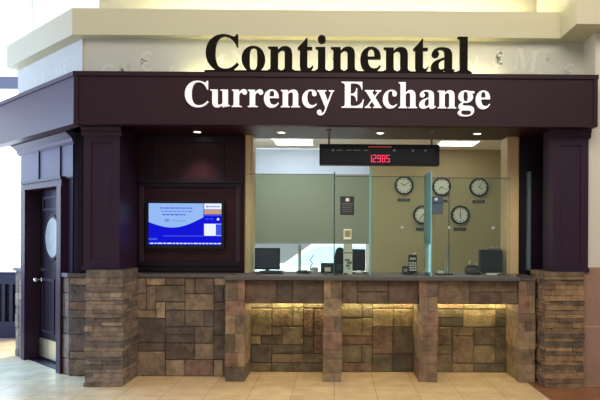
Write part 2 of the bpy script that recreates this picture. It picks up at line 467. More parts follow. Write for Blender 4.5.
# faint currency marks printed on the wallpaper
def marks(T, u0, u1, seed, m, name, count, sz=.2):
    rr = random.Random(seed); B = MB()
    for i in range(count):
        ch = rr.choice(['¥', '€', '$', '£', serif('M'), '¥', '€'])
        gl = text_islands(ch, .5, 0, 3)
        u = u0 + (i + rr.uniform(.25, .75)) / count * (u1 - u0); z = rr.uniform(3.12, 3.38); h = sz * rr.uniform(.7, 1.1); ang = rr.uniform(-.4, .4)
        for vs, fs in gl:
            W = []
            for v in vs:
                x, y = v.x - .25, v.y - .3
                p = Vector((u + h * (x * math.cos(ang) - y * math.sin(ang)) * (-1 if T is not None else 1), -.0008 * (v.z + .5) - .0002, z + h * (x * math.sin(ang) + y * math.cos(ang)) * 1.2))
                W.append(B.bm.verts.new(T @ p if T is not None else p + Vector((0, 6.75, 0))))
            for f in fs:
                try: B.bm.faces.new([W[i] for i in f])
                except ValueError: pass
    return B.build(name, m, wf)
marks(None, px0 + .1, px1 - .1, 3, M_print, 'wallpaper_print', 22, .26)
marks(None, px0 + .2, px1, 5, M_printdk, 'wallpaper_print', 9, .16)
marks(TP, .15, 1.8, 9, M_print, 'wallpaper_print', 8, .26)
# raised hall ceiling and the wall under it
XC = PX(99, 7.7)
mb = MB(); mb.box(XC, 9, 5.6, 11, 5.2, 5.3); mb.box(XC, 9, 7.7, 7.8, zf1 - .06, 5.2); struct(mb.build('ceiling', M_cream))
# clerestory glazing far behind the corner
w3 = struct_e('window_3', (-8, 13, 3.2))
mb = MB(); mb.box(-16, -2.2, 13, 13.05, 4.75, 9); mb.build('pane', emis('clerestory daylight', (.95, .98, 1, 1), 1.1), w3)
mb = MB()
for q in range(8): mb.box(-16 + 1.97 * q, -15.95 + 1.97 * q, 12.97, 13.0, 4.75, 9)
mb.build('mullion', M_white, w3)
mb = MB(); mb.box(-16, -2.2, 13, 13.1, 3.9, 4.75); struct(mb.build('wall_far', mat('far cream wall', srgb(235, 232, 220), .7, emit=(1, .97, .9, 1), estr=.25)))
# right-hand neighbouring wall
mb = MB(); mb.box(PX(583.5, 6.75), 7, 6.44, 6.95, 2.60, zf0)
wr = struct(mb.build('wall_right', M_wallr))
mb = MB(); mb.box(2.50, 7, 6.44, 6.95, PZ(265, 6.44), 2.60); mb.build('wall_panel', M_wallr, wr)
mb = MB(); mb.box(2.50, 7, 6.425, 6.95, 0, PZ(265, 6.44)); mb.build('tile_wainscot', M_tilew, wr)

# ---- far left window wall
YL = 9.4
mb = MB(); mb.box(-12, -4.2, YL, YL + .2, 0, .94); mb.box(-12, -4.2, YL, YL + .2, PZ(90, YL), PZ(78, YL)); mb.box(-4.35, -4.2, YL, YL + .2, .94, PZ(90, YL))
wl = struct(mb.build('wall_left', mat('grey blue paint', srgb(120, 128, 150), .6)))
w1 = struct_e('window_1', (-7, YL + .1, .94))
mb = MB(); mb.box(-12, -4.35, YL + .09, YL + .11, .94, PZ(90, YL)); mb.build('pane', M_sky, w1)
mb = MB(); mb.box(-12, -4.2, YL - .04, YL + .06, .90, .95); mb.build('sill', M_navy, w1)
t = thing('slatted_radiator_cover', (-5.6, YL - .1, 0), 'dark blue slatted low cover under the bright far window', 'radiator cover')
mb = MB(); mb.box(-7.5, -4.3, YL - .12, YL - .03, .0, .24); mb.box(-7.5, -4.3, YL - .12, YL - .03, .78, .9); mb.build('rail', M_navy, t)
mb = MB(); mb.box(-7.5, -4.3, YL - .05, YL - .03, .24, .78); mb.build('back_panel', mat('deep navy', srgb(24, 28, 52), .6), t)
mb = MB(); x = -7.45
while x < -4.3: mb.box(x, x + .045, YL - .11, YL - .06, .24, .78); x += .11
mb.build('slats', M_navy, t)

# ---- wooden header with its white lettering
hd = thing('storefront_header', (0, YH, ZB), 'long dark plum wooden header board with white serif lettering above the counter', 'header')
HX0, HX1 = PX(75, YH), PX(597, YH); TH = angled(HX0, YH)
mb = MB(); mb.box(HX0, HX1, YH, YH + .1, ZB, ZT); mb.box(HX1 - .1, HX1, YH + .1, 6.42, ZB, ZT)
mb.build('fascia_board', M_header, hd)
M_hdday = wood_mat('header wood lightened for daylight', srgb(66, 48, 60), .45, .1)  # same wood as the header, daylight on the angled face put into its colour
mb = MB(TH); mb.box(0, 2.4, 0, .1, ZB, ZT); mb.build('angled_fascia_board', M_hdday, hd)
mb = MB(); mb.box(HX0 - .012, HX1 + .012, YH - .018, YH + .1, ZT - .03, ZT + .012); mb.box(HX0 - .006, HX1 + .006, YH - .012, YH, ZB, ZB + .03)
mb.box(HX0 - .006, HX0 + .035, YH - .012, YH, ZB + .03, ZT - .03); mb.box(HX1 - .035, HX1 + .006, YH - .012, YH, ZB + .03, ZT - .03)
mb.build('edge_moulding', M_header, hd)
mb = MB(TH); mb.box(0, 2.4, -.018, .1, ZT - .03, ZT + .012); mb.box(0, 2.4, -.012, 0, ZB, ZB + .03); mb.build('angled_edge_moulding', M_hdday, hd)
mb = MB(); mb.prism([(HX0, YH + .1), (HX1, YH + .1), (HX1, 6.75), (px0, 6.75)], 'z', 3.02, 3.05); mb.build('top_board', M_wooddk, hd)
mb = MB(TH); mb.box(0, 2.4, .1, .7, 3.02, 3.05); mb.build('angled_top_board', M_wooddk, hd)
for s, xa, xb in (('Currency', 185, 333.5), ('Exchange', 340.8, 489.3)):
    zb = PZ(107.0, YH); zc = PZ(81.2, YH)
    for g in place_text(serif(s), PX(xa, YH), PX(xb, YH), zb, zc, YH - .012, .024): glyph_obj('letter', [g], M_letterw, hd)
# ---- dark letters standing on the header
sg = thing('rooftop_letter_sign', (0, YH, ZT), 'large dark serif letters reading Continental standing on the header', 'sign')
zb = ZT + .03; zc = zb + 36.4 * YH / F
for g in place_text(serif('Continental'), PX(205, YH), PX(469.5, YH), zb, zc, YH + .02, .05): glyph_obj('letter', [g], M_letterdk, sg)
mb = MB(); mb.box(PX(204, YH), PX(471, YH), YH - .01, YH + .05, ZT + .012, ZT + .034); mb.build('mounting_rail', M_letterdk, sg)
# hidden tubes: halo behind the letters and cove over the bulkhead
mb = MB(); mb.box(PX(184, 6.6), PX(500, 6.6), 6.60, 6.63, 3.115, 3.14); mb.build('halo_strip', M_cove2, hd)
mb = MB(); mb.box(-2.3, 7, 6.95, 7.7, zf1 - .06, zf1 - .005); cl = struct(mb.build('ceiling', M_cream))
mb = MB(); mb.box(PX(150, 7.4), PX(520, 7.4), 7.38, 7.42, zf1 + .005, zf1 + .035); mb.build('cove_strip', M_cove, cl)

# ---- soffit under the header with four downlights
mb = MB(); mb.prism([(HX0 + .05, YH + .1), (HX1 - .1, YH + .1), (HX1 - .1, 7.18), (KX - .1, 7.18), (KX - .1, YW + .1)], 'z', ZS, ZS + .06)
sf = struct(mb.build('ceiling', M_woodred))
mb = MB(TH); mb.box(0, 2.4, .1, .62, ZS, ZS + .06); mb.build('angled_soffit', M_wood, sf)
mb = MB(); mb.box(-1.75, 3.0, 7.18, 7.26, ZS, ZI); mb.build('soffit_edge', M_wooddk, sf)
d0 = None
for i, px in enumerate((197, 281, 379.6, 477)):
    X = PX(px, 6.80)
    lab = ['recessed round downlight over the television wall', 'recessed round downlight over the first teller window beside the pale jamb', 'recessed round downlight directly above the red digit display',
           'recessed round downlight above the window with the top right clock'][i]
    if d0 is None:
        d0 = thing('recessed_downlight', (X, 6.80, ZS), lab, 'downlight', 'soffit downlights'); x00 = X
        mb = MB(); mb.ring((X, 6.80, ZS - .008),   .036, .052, 'z', .012, 32); mb.build('trim_ring', M_cream, d0)
        mb = MB(); mb.disc((X, 6.80, ZS - .004), .036, 'z', .003, 28); mb.build('lens', M_lamp, d0)
    else:
        c = copy_tree(d0, (X - x00, 0, 0)); c['label'] = lab
    L = bpy.data.lights.new('downlight_lamp', 'SPOT'); L.energy = 20 if i else 42; L.spot_size = 1.5; L.spot_blend = .8; L.color = (1, .86, .66); L.shadow_soft_size = .05
    lo = bpy.data.objects.new('downlight_lamp', L); lo.location = (X, 6.80, ZS - .03); COL.objects.link(lo)

# ---- clad columns
def column(x0, x1, sx0, sx1, label, yside, ysh):
    t = thing('clad_column', ((x0 + x1) / 2, YC, 0), label, 'column', 'stone and wood columns at the shopfront ends')
    zs = 1.153
    mb = MB(); ledgestone(mb, x0, x1, 0, zs, YC, yside, PALL if x0 < 0 else PALR); mb.build('stone_base', STONE, t)
    mb = MB(); mb.box(sx0, sx1, 6.42, ysh, zs, ZS - .01); mb.build('shaft', M_wood, t)
    mb = MB(); w = .075; y = 6.42 - .014
    mb.box(sx0, sx0 + w, y, 6.42, zs, ZS - .03); mb.box(sx1 - w, sx1, y, 6.42, zs, ZS - .03)
    mb.box(sx0 + w, sx1 - w, y, 6.42, zs, zs + .1); mb.box(sx0 + w, sx1 - w, y, 6.42, 2.42, ZS - .03); mb.build('panel_frame', M_wood, t)
    mb = MB(); mb.prism([(6.42 - .014, 2.49), (6.42 - .03, 2.52), (6.42 - .03, 2.54), (6.42 - .05, 2.575), (6.42 - .05, ZS - .03), (6.42 + .02, ZS - .03), (6.42 + .02, 2.49)], 'x', sx0 - .02, sx1 + .02); mb.build('capital_moulding', M_wood, t)
    mb = MB(); mb.box(sx0 - .012, sx1 + .012, 6.40, 6.43, zs - .005, zs + .035); mb.build('base_moulding', M_wood, t)
    return t
column(PX(86, YC), PX(124, YC), PX(84.5, 6.42), PX(120.5, 6.42), 'dark wooden column on a ledgestone base beside the television wall', YW, YW + .15)
column(PX(546, YC), PX(585.5, YC), PX(553, 6.42), PX(588.5, 6.42), 'dark wooden column on a ledgestone base next to the off-white wall', YW, 6.72)

# ---- television wall
X137, X226 = PX(124, YC), PX(228, YP)
XJ = PX(244, YV)
tw = struct_e('wall_television', (-1.6, YW, 0)); tw.name = 'wall_middle'
mb = MB(); ashlar(mb, X137 - .02, X226 + .02, 0, 1.05, YW, YV + .1, p=.015); mb.build('stone_wainscot', STONE, tw)
mb = MB(); mb.box(KX + .0, X137 - .4, YW, YV, 0, 1.05, 1); ashlar(mb, KX, PX(86, YC) + .02, 0, 1.05, YW, YV); mb.build('stone_wainscot', STONE, tw)
mb = MB(); mb.box(KX - .01, X226 + .02, YW - .03, YV + .02, 1.05, ZL, bev=.006); mb.build('ledge', M_ledge, tw)
mb = MB(); mb.box(X137 - .1, XJ, YV, YV + .14, 1.05, ZS); mb.build('wood_panelling', M_woodred, tw)
mb = MB(); mb.box(KX + .06, X137 - .3, YV - .1, YV + .05, ZL, ZS); mb.box(KX + .055, KX + .10, YV - .115, YV - .1, ZL, ZS); mb.build('wood_panelling', M_wooddk, tw)
def vbar(B, px0, px1, py0, py1, y0, y1): B.box(PX(px0, YV), PX(px1, YV), y0, y1, PZ(py1, YV), PZ(py0, YV))
# wall frame mouldings around the television
mb = MB()
vbar(mb, 141, 145.5, 187, 261, YV - .04, YV); vbar(mb, 236.5, 241, 187, 261, YV - .04, YV)
vbar(mb, 142.5, 144, 187, 261, YV - .052, YV - .041); vbar(mb, 238, 239.5, 187, 261, YV - .052, YV - .041)
mb.build('frame_moulding', wood_mat('satin plum moulding', srgb(54, 42, 56), .35, .1), tw)
mb = MB(); vbar(mb, 140, 243, 179, 183, YV - .06, YV); vbar(mb, 140, 243, 183.2, 187, YV - .035, YV); vbar(mb, 140, 243, 261.2, 265.5, YV - .045, YV); vbar(mb, 140, 243, 265.7, 270, YV - .02, YV); mb.build('cross_moulding', M_wooddk, tw)
mb = MB(); vbar(mb, 221, 224, 143, 178, YV - .012, YV); vbar(mb, 150, 153, 143, 178, YV - .012, YV); vbar(mb, 140, 243, 137, 142.5, YV - .03, YV); mb.build('panel_moulding', M_wooddk, tw)
# pale jambs of the teller opening
for (xa, xb, s) in ((246, 253.5, 1), (504.5, 516, -1)):
    mb = MB(); X0, X1 = PX(xa, 7.14), PX(xb, 7.14); mb.box(X0, X1, YV + (.0 if s < 0 else .02), 7.30, ZL - .03, ZS); mb.box(X0 + .015, X1 - .015, YV + .0 - .012, YV + .03, ZL, ZS, bev=.004); o = mb.build('jamb', M_jamb, tw)
# ---- wood wall between the opening and the right column
mb = MB(); mb.box(PX(517, 7.14), 2.5, YV, YV + .14, 1.05, ZS); mb.box(2.42, 2.5, 6.72, YV, 1.05, ZS); mb.build('wood_panelling', M_wooddk, tw)
mb = MB(); vbar(mb, 526.5, 530, 170, 268, YV - .05, YV); vbar(mb, 527.5, 529, 170, 268, YV - .062, YV - .05); mb.build('frame_moulding', mat('moulding with painted sheen', srgb(96, 112, 124), .3), tw)  # bluish light caught by the wood moulding is put into its colour
mb = MB(); ashlar(mb, PX(534, YP), PX(546, YC), 0, 1.05, YW, YV + .1, cw=.12); mb.build('stone_wainscot', STONE, tw)
mb = MB(); mb.box(PX(517, YV), PX(546, YC), YW - .03, YV + .02, 1.05, ZL); mb.build('ledge', M_ledge, tw)

# ---- television
YT = YV - .055
tv = thing('television', (PX(186, YT), YT, PZ(247, YT)), 'flat television showing a blue and white currency slide on the dark panelled wall', 'television')
sx0, sx1, sz0, sz1 = PX(149.5, YT), PX(222, YT), PZ(244.5, YT), PZ(203.3, YT)
mb = MB(); b = .03
mb.box(sx0 - b, sx1 + b, YT - .03, YT + .03, sz1, sz1 + b); mb.box(sx0 - b, sx1 + b, YT - .03, YT + .03, sz0 - b - .01, sz0)
mb.box(sx0 - b, sx0, YT - .03, YT + .03, sz0, sz1); mb.box(sx1, sx1 + b, YT - .03, YT + .03, sz0, sz1); mb.box(sx0 - b, sx1 + b, YT, YT + .03, sz0 - b, sz1 + b)
mb.build('bezel', M_blackg, tv)
ys = YT - .012
def S(u, v): return (sx0 + (sx1 - sx0) * u, sz1 - (sz1 - sz0) * v)
def srect(B, u0, u1, v0, v1, k, mi): a = S(u0, v0); c = S(u1, v1); B.box(a[0], c[0], ys - .001 * k, ys - .001 * k + .0008, c[1], a[1], mi)
mb = MB(); mb.box(sx0, sx1, ys, YT, sz0, sz1, 0)
pts = [S(0, 0), S(.75, 0), S(.75, .33)]
for i in range(1, 16):
    u = .75 * (1 - i / 15); pts.append(S(u, .43 + .20 * math.sin(math.pi * min(1, (u + .03) / .78)) - .10 * (u / .75)))
mb.prism(pts, 'y', ys - .0018, ys - .001, 1)
srect(mb, .76, 1, 0, .14, 2, 5); srect(mb, .76, 1, .15, .26, 2, 3); srect(mb, .76, 1, .27, .30, 2, 4); srect(mb, .76, 1, .49, .78, 2, 5); srect(mb, .92, 1, .50, .77, 3, 2)
srect(mb, .20, .75, .775, .80, 2, 4); srect(mb, .0, .12, .84, .89, 2, 4); srect(mb, 0, 1, .95, .985, 2, 2)
srect(mb, .22, .28, .385, .44, 3, 6); srect(mb, .79, .81, .05, .10, 3, 6)
for k, v in enumerate((.10, .18, .26)):
    u = .15 + .02 * k
    while u < .58 - .04 * k:
        w = R.uniform(.02, .06); srect(mb, u, u + w, v, v + .028, 3, 4 if k != 1 else 6); u += w + .012
for u in (.82, .86, .90, .94): srect(mb, u, u + .03, .06, .09, 3, 6)
for u in (.78, .84): srect(mb, u, u + .04, .36, .39, 3, 4)
mb.disc((S(.95, .38)[0], ys - .004, S(.95, .38)[1]), .013, 'y', .002, 16, 5)
u = .02
while u < .97:
    w = R.uniform(.02, .07); srect(mb, u, min(u + w, .99), .955, .98, 3, 5); u += w + .015
mb.build('screen', [M_blue, M_cyan, M_bluem, M_tan, M_bluem, M_scrw, M_scrt], tv)
a, c = S(.30, .44), S(.51, .385)
glyph_obj('screen_caption', place_text('Continental', a[0], c[0], a[1], c[1], ys - .004, .001, 2), M_scrt, tv)

# ---- angled side with the door
TW = 1.60
wa = struct_e('wall_side', (KX - .5, YW + .5, 0))
mb = MB(TA); ashlar(mb, 0, .205, 0, 1.05, 0, .25); mb.build('stone_wainscot', STONE, wa)
mb = MB(TA); ashlar(mb, 1.25, TW, 0, 1.05, 0, .25); mb.build('stone_wainscot', STONE, wa)
mb = MB(TA); mb.box(-.01, .21, -.03, .25, 1.05, ZL); mb.box(1.24, TW + .02, -.03, .25, 1.05, ZL); mb.build('ledge', M_ledge, wa)
M_side = wood_mat('plum wood tinted for daylight', srgb(72, 67, 94), .45, .1)  # plum wood with the bluish daylight sheen put into its colour
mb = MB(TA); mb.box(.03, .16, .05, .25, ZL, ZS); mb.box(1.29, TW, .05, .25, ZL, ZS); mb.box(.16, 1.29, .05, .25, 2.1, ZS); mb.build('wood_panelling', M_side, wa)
mb = MB(TA)
for u in (.38, 1.00): mb.box(u - .018, u + .018, .035, .05, 2.11, 2.5)
mb.box(.02, .05, .035, .05, ZL, 2.5)
mb.build('batten', M_wooddk, wa)
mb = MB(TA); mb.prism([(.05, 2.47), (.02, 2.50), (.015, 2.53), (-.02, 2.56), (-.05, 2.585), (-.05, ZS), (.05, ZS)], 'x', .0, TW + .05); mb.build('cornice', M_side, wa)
mb = MB(TA); mb.box(TW - .02, TW, .25, 1.9, 0, ZS); mb.build('end_return', M_wood, wa)
d1 = struct_e('door_1', tuple(TA @ Vector((.76, .1, 0))))
mb = MB(TA)
mb.box(.16, .25, -.03, .27, 0, 2.03); mb.box(1.21, 1.30, -.03, .27, 0, 2.03); mb.box(.16, 1.30, -.03, .27, 2.03, 2.11); mb.box(.14, 1.32, -.05, .02, 2.10, 2.13)
mb.box(.15, .26, -.04, -.03, 0, 2.03); mb.box(1.20, 1.31, -.04, -.03, 0, 2.03)
mb.build('door_frame', M_wood, d1)
lf = MB(TA); lf.box(.255, 1.205, .14, .19, .01, 2.025)
lf = lf.build('door_leaf', M_wooddk, d1)
mb = MB(TA)
def frame(B, u0, u1, z0, z1, w=.03): B.box(u0, u1, .125, .14, z0, z0 + w); B.box(u0, u1, .125, .14, z1 - w, z1); B.box(u0, u0 + w, .125, .14, z0 + w, z1 - w); B.box(u1 - w, u1, .125, .14, z0 + w, z1 - w)
frame(mb, .34, .70, .34, .98); frame(mb, .74, 1.10, .34, .98); frame(mb, .34, 1.10, 1.78, 1.95)
mb.build('leaf_moulding', M_wood, lf)
mb = MB(TA); mb.ring((.80, .12, 1.465), .222, .25, 'y', .02, 40, sx=.95, sz=1.05); mb.build('oval_frame', M_wooddk, lf)
mb = MB(TA); mb.disc((.80, .128, 1.465), .226, 'y', .012, 40, sx=.95, sz=1.05); mb.build('oval_glass', M_oval, lf)
mb = MB(TA); mb.box(.27, 1.19, .128, .14, .04, .26); mb.build('kick_plate', M_brass, lf)
mb = MB(TA); mb.disc((1.13, .12, .96), .03, 'y', .02, 20); mb.tube([(1.13, .12, .96), (1.13, .08, .96)], .012); mb.ball((1.13, .065, .96), .032); mb.build('door_knob', M_chrome, lf, True)
mb = MB(TA); mb.disc((1.13, .115, 1.08), .026, 'y', .025, 20); mb.build('deadbolt', M_chrome, lf)
mb = MB(TA); mb.box(.25, 1.21, .02, .25, 0, .012); mb.build('threshold', M_wooddk, d1)

# ---- service counter
ct = thing('service_counter', (.45, YP, 0), 'long stone teller counter with slate top and lit recessed bays', 'counter')
piers = [(226.4, 245), (324, 342), (420, 438), (520, 535.7)]
PXs = [(PX(a, YP), PX(b, YP)) for a, b in piers]
for a, b in PXs:
    mb = MB(); pier_blocks(mb, a, b, 0, 1.045, YP, YR + .08, PALP); mb.build('pier', STONE, ct)
for (a0, a1), (b0, b1) in zip(PXs, PXs[1:]):
    mb = MB(); ashlar(mb, a1, b0, 0, .80, YR, YR + .15, PALG, .12, .1, p=.016); mb.build('recess_wall', [M_stoner, M_mortar], ct)
    mb = MB(); ashlar(mb, a1, b0, .80, 1.045, YP + .04, YP + .12, PALA, .16, .12, p=.014); mb.box(a1, b0, YP + .12, YR + .1, .80, .83, 1); mb.build('apron', STONE, ct)
    mb = MB(); mb.box(a1 + .01, b0 - .01, YR - .075, YR - .058, .783, .797); mb.build('led_strip', M_led, ct)
mb = MB(); mb.box(PXs[0][0] - .015, PXs[-1][0] + .0, YP - .045, 7.36, 1.045, ZL, bev=.008); mb.build('countertop', M_ledge, ct)
mb = MB(); mb.box(PXs[-1][0] + .002, PXs[-1][1] + .01, YP - .012, YW - .04, 1.05, 1.068, bev=.004); mb.build('pier_cap', M_ledge, ct)
mb = MB(); mb.box(PXs[0][1], PXs[-1][0], 7.3, 7.36, 0, 1.045); mb.build('back_panel', M_wooddk, ct)

# ---- glass screens on the counter
YG = 6.74
gx = [PX(246, YG), PX(334.2, YG), PX(428, YG), PX(511, YG)]
gt = [2.145, 2.125, 2.115]
scr_lab = ['clear glass teller screen nearest the television wall', 'clear glass teller screen between the two glass fins', 'clear glass teller screen beside the right pale jamb']
for i in range(3):
    s_ = thing('teller_screen', ((gx[i] + gx[i + 1]) / 2, YG, ZL), scr_lab[i], 'glass screen', 'teller glass screens')
    x0, x1 = gx[i] + .006, gx[i + 1] - .006
    ms = {0: [x0, x1], 1: [x0, PX(370, YG), x1], 2: [x0, PX(449, YG), x1]}[i]
    for a, b in zip(ms, ms[1:]):
        mb = MB(); mb.box(a + .002, b - .002, YG - .005, YG + .005, ZL + .012, gt[i]); p = mb.build('pane', M_glass, s_)
        mb = MB(); mb.box(a + .002, b - .002, YG - .006, YG + .006, gt[i], gt[i] + .006); mb.build('top_edge', M_edgedk, p)
    if len(ms) == 3:
        jw = .009 if i == 1 else .003
        mb = MB(); mb.box(ms[1] - jw, ms[1] + jw, YG - .008, YG + .008, ZL, gt[i] + (.1 if i == 1 else 0)); mb.build('pane_edge' if i == 1 else 'pane_joint', M_edge if i == 1 else M_edgedk, s_)
    for px in {0: (), 1: (402,), 2: (449, 493)}[i]:
        mb = MB(); mb.disc((PX(px, YG), YG - .02, PZ(226, YG)), .014, 'y', .04, 16); mb.build('clamp_button', M_chrome, s_)
    for px in {0: (258, 326), 1: (346, 416), 2: (440, 500)}[i]:
        mb = MB(); mb.box(PX(px, YG) - .02, PX(px, YG) + .02, YG - .012, YG + .012, ZL, ZL + .022); mb.build('foot_clip', M_ledge, s_)
for i, (X, ztop, lab) in enumerate(((PX(334.2, YG), 2.16, 'upright glass fin seen edge-on over the second stone pier'), (gx[2], 2.17, 'upright teal glass fin showing its broad face over the third stone pier'))):
    f_ = thing('glass_fin', (X, YG, ZL), lab, 'glass fin', 'upright glass fins')
    mb = MB(); mb.box(X - .005, X + .005, 6.52 if i else 6.60, 7.0, ZL + .002, ztop); mb.build('pane', M_fin if i else M_glass, f_)
    mb = MB(); mb.box(X - .0065, X + .0065, 6.512 if i else 6.592, 6.52 if i else 6.60, ZL + .002, ztop); mb.build('front_edge', M_edge if i else M_edgedk, f_)

# ---- booth interior
XW = PX(369, YB)
wb = struct_e('wall_back', (.5, YB, 0))
mb = MB(); mb.box(XW, 3.2, YB, YB + .15, 0, ZI); mb.build('beige_wall', M_beige, wb)
mb = MB(); mb.box(-1.9, XW, YB, YB + .15, 0, .82); mb.box(-1.9, XW, YB, YB + .15, 2.84, ZI); mb.box(-1.9, -1.62, YB, YB + .15, .82, 2.84); mb.box(XW - .05, XW, YB, YB + .15, .82, 2.84); mb.build('white_wall', M_white, wb)
mb = MB(); mb.box(-1.85, -1.75, YV + .14, YB, 0, ZI); mb.box(3.0, 3.1, 6.95, YB, 0, ZI); struct(mb.build('wall_inner', M_beige))
mb = MB(); mb.box(-1.85, 3.1, 7.26, YB, ZI, ZI + .06); struct(mb.build('ceiling', M_white))
w2 = struct_e('window_2', (-.5, YB, .82))
mb = MB(); mb.box(-1.62, XW - .05, YB + .1, YB + .108, .82, 2.84); mb.build('pane', glass_mat('window glass', (.95, .97, .98, 1), .4), w2)
mb = MB(); mb.box(-1.62, XW - .05, YB + .02, YB + .13, .80, .84); mb.box(-.58, -.53, YB + .1, YB + .12, .84, 1.4); mb.build('frame', M_white, w2)
rb = thing('roller_blind', (-.5, YB - .04, 2.4), 'sage grey roller blind half lowered over the back window', 'blind')
mb = MB(); mb.box(-1.64, XW, YB - .045, YB - .042, PZ(241.5, YB), 2.45); mb.build('fabric', M_shade, rb)
mb = MB(); mb.box(-1.62, XW - .02, YB - .02, YB - .017, 2.40, 2.845); mb.build('sheer_valance', M_sheer, rb)
mb = MB(); mb.tube([(-1.64, YB - .04, 2.45), (XW, YB - .04, 2.45)], .012, 14); mb.build('roller_tube', M_grey, rb)
mb = MB(); mb.box(-1.64, XW, YB - .052, YB - .036, PZ(243, YB), PZ(241.3, YB)); mb.build('hem_bar', M_grey, rb)
# outside: paving and a parked car seen under the blind
mb = MB(); mb.box(-30, 30, 10.2, 120, -.06, -.01); g_ = struct(mb.build('ground', M_asph))
car = thing('parked_car', (-.2, 14, 0), 'pale parked car with blue windows seen through the back window', 'car')
def cy(u, z): return (u - .1, z)
mb = MB(); mb.prism([(-2.2, .3), (-2.2, .72), (-1.6, .84), (-1.15, .86), (-.45, 1.36), (.95, 1.36), (1.75, .92), (2.1, .86), (2.15, .3)], 'y', 13.2, 14.8); mb.build('body', M_carw, car)
mb = MB(); mb.prism([(-.98, .88), (-.42, 1.28), (.12, 1.28), (.12, .88)], 'y', 13.19, 13.2); mb.build('side_window', M_carg, car)
mb = MB(); mb.prism([(.2, .88), (.2, 1.28), (.9, 1.28), (1.35, .95), (1.3, .88)], 'y', 13.19, 13.2); mb.build('side_window', M_carg, car)
for X in (-1.4, 1.3):
    mb = MB(); mb.disc((X, 13.15, .31), .32, 'y', .2, 28); mb.build('wheel', M_rubber, car)
# troffers in the booth ceiling
t0 = None
for i, (pa, pb) in enumerate(((274, 313), (437, 477))):
    X = PX((pa + pb) / 2, 9.3)
    lab = ['square fluorescent ceiling panel above the roller blind', 'square fluorescent ceiling panel above the wall clocks'][i]
    if t0 is None:
        t0 = thing('ceiling_light', (X, 9.28, ZI), lab, 'ceiling light', 'fluorescent ceiling panels'); xt = X
        mb = MB(); mb.box(X - .30, X + .30, 9.0, 9.03, ZI - .012, ZI); mb.box(X - .30, X + .30, 9.53, 9.56, ZI - .012, ZI); mb.box(X - .30, X - .27, 9.03, 9.53, ZI - .012, ZI); mb.box(X + .27, X + .30, 9.03, 9.53, ZI - .012, ZI); mb.build('frame', M_white, t0)
        mb = MB(); mb.box(X - .27, X + .27, 9.03, 9.53, ZI - .008, ZI - .002); mb.build('diffuser', M_troffer, t0)
    else:
        c = copy_tree(t0, (X - xt, 0, 0)); c['label'] = lab

# ---- wall clocks with name plates
clk = [(403.7, 184.3, 9.3, 10, 10, 'round black-rimmed wall clock directly below the red digit display'),
       (441.2, 185.2, 9.3, 7, 20, 'round wall clock in the middle of the top row beside the teal fin'),
       (478.6, 185.5, 9.3, 4, 5, 'round wall clock at the right end of the top row'),
       (422.3, 213.4, 9.3, 2, 35, 'round wall clock in the bottom row partly behind the teal fin'),
       (460.0, 213.3, 9.5, 6, 0, 'round wall clock in the bottom row, clear of the glass fin')]
k0 = None
for px, py, r, hh, mm, lab in clk:
    X, Z, rad = PX(px, YB), PZ(py, YB), 9.3 * YB / F
    if k0 is None or True:
        k0 = thing('wall_clock', (X, YB, Z), lab, 'clock', 'time zone clocks on the back wall')
        mb = MB(); mb.ring((X, YB - .045, Z), rad * .84, rad, 'y', .045, 40); mb.build('rim', M_black, k0, False)
        mb = MB(); mb.disc((X, YB - .025, Z), rad * .85, 'y', .015, 40)
        for q in range(12):
            a_ = q * math.pi / 6; l = rad * .72; s = .006 if q % 3 else .009
            cx_, cz_ = X + l * math.sin(a_), Z + l * math.cos(a_); mb.box(cx_ - s, cx_ + s, YB - .028, YB - .025, cz_ - s, cz_ + s, 1)
        mb.build('face', [M_clockface, M_ink], k0)
        for nm, ang, ln, w in (('hour_hand', (hh + mm / 60) * math.pi / 6, .45, .007), ('minute_hand', mm * math.pi / 30, .68, .005)):
            ux, uz = math.sin(ang), math.cos(ang); vx, vz = uz * w, -ux * w; e = (X + ux * rad * ln, Z + uz * rad * ln)
            mb = MB(); mb.prism([(X - vx, Z - vz), (X + vx, Z + vz), (e[0] + vx * .5, e[1] + vz * .5), (e[0] - vx * .5, e[1] - vz * .5)], 'y', YB - .034, YB - .031); mb.build(nm, M_ink, k0)
    pl = MB(); pw = 6.2 * YB / F; zz = Z - rad - (5.0 * YB / F); pl.box(X - pw, X + pw, YB - .012, YB, zz - .022, zz + .022, 0, bev=.004)
    pl.box(X - pw * .7, X + pw * .7, YB - .0135, YB - .012, zz - .004, zz + .004, 1)
    i_ = clk.index((px, py, r, hh, mm, lab))
    tag(pl.build('clock_name_plate', [M_ink, M_inkg]), 'small dark name plate under the ' + ['clock directly below the red digit display', 'middle clock of the top row', 'clock at the right end of the top row', 'bottom-row clock partly behind the teal fin', 'bottom-row clock clear of the glass fin'][i_], 'name plate', 'name plates under the clocks')

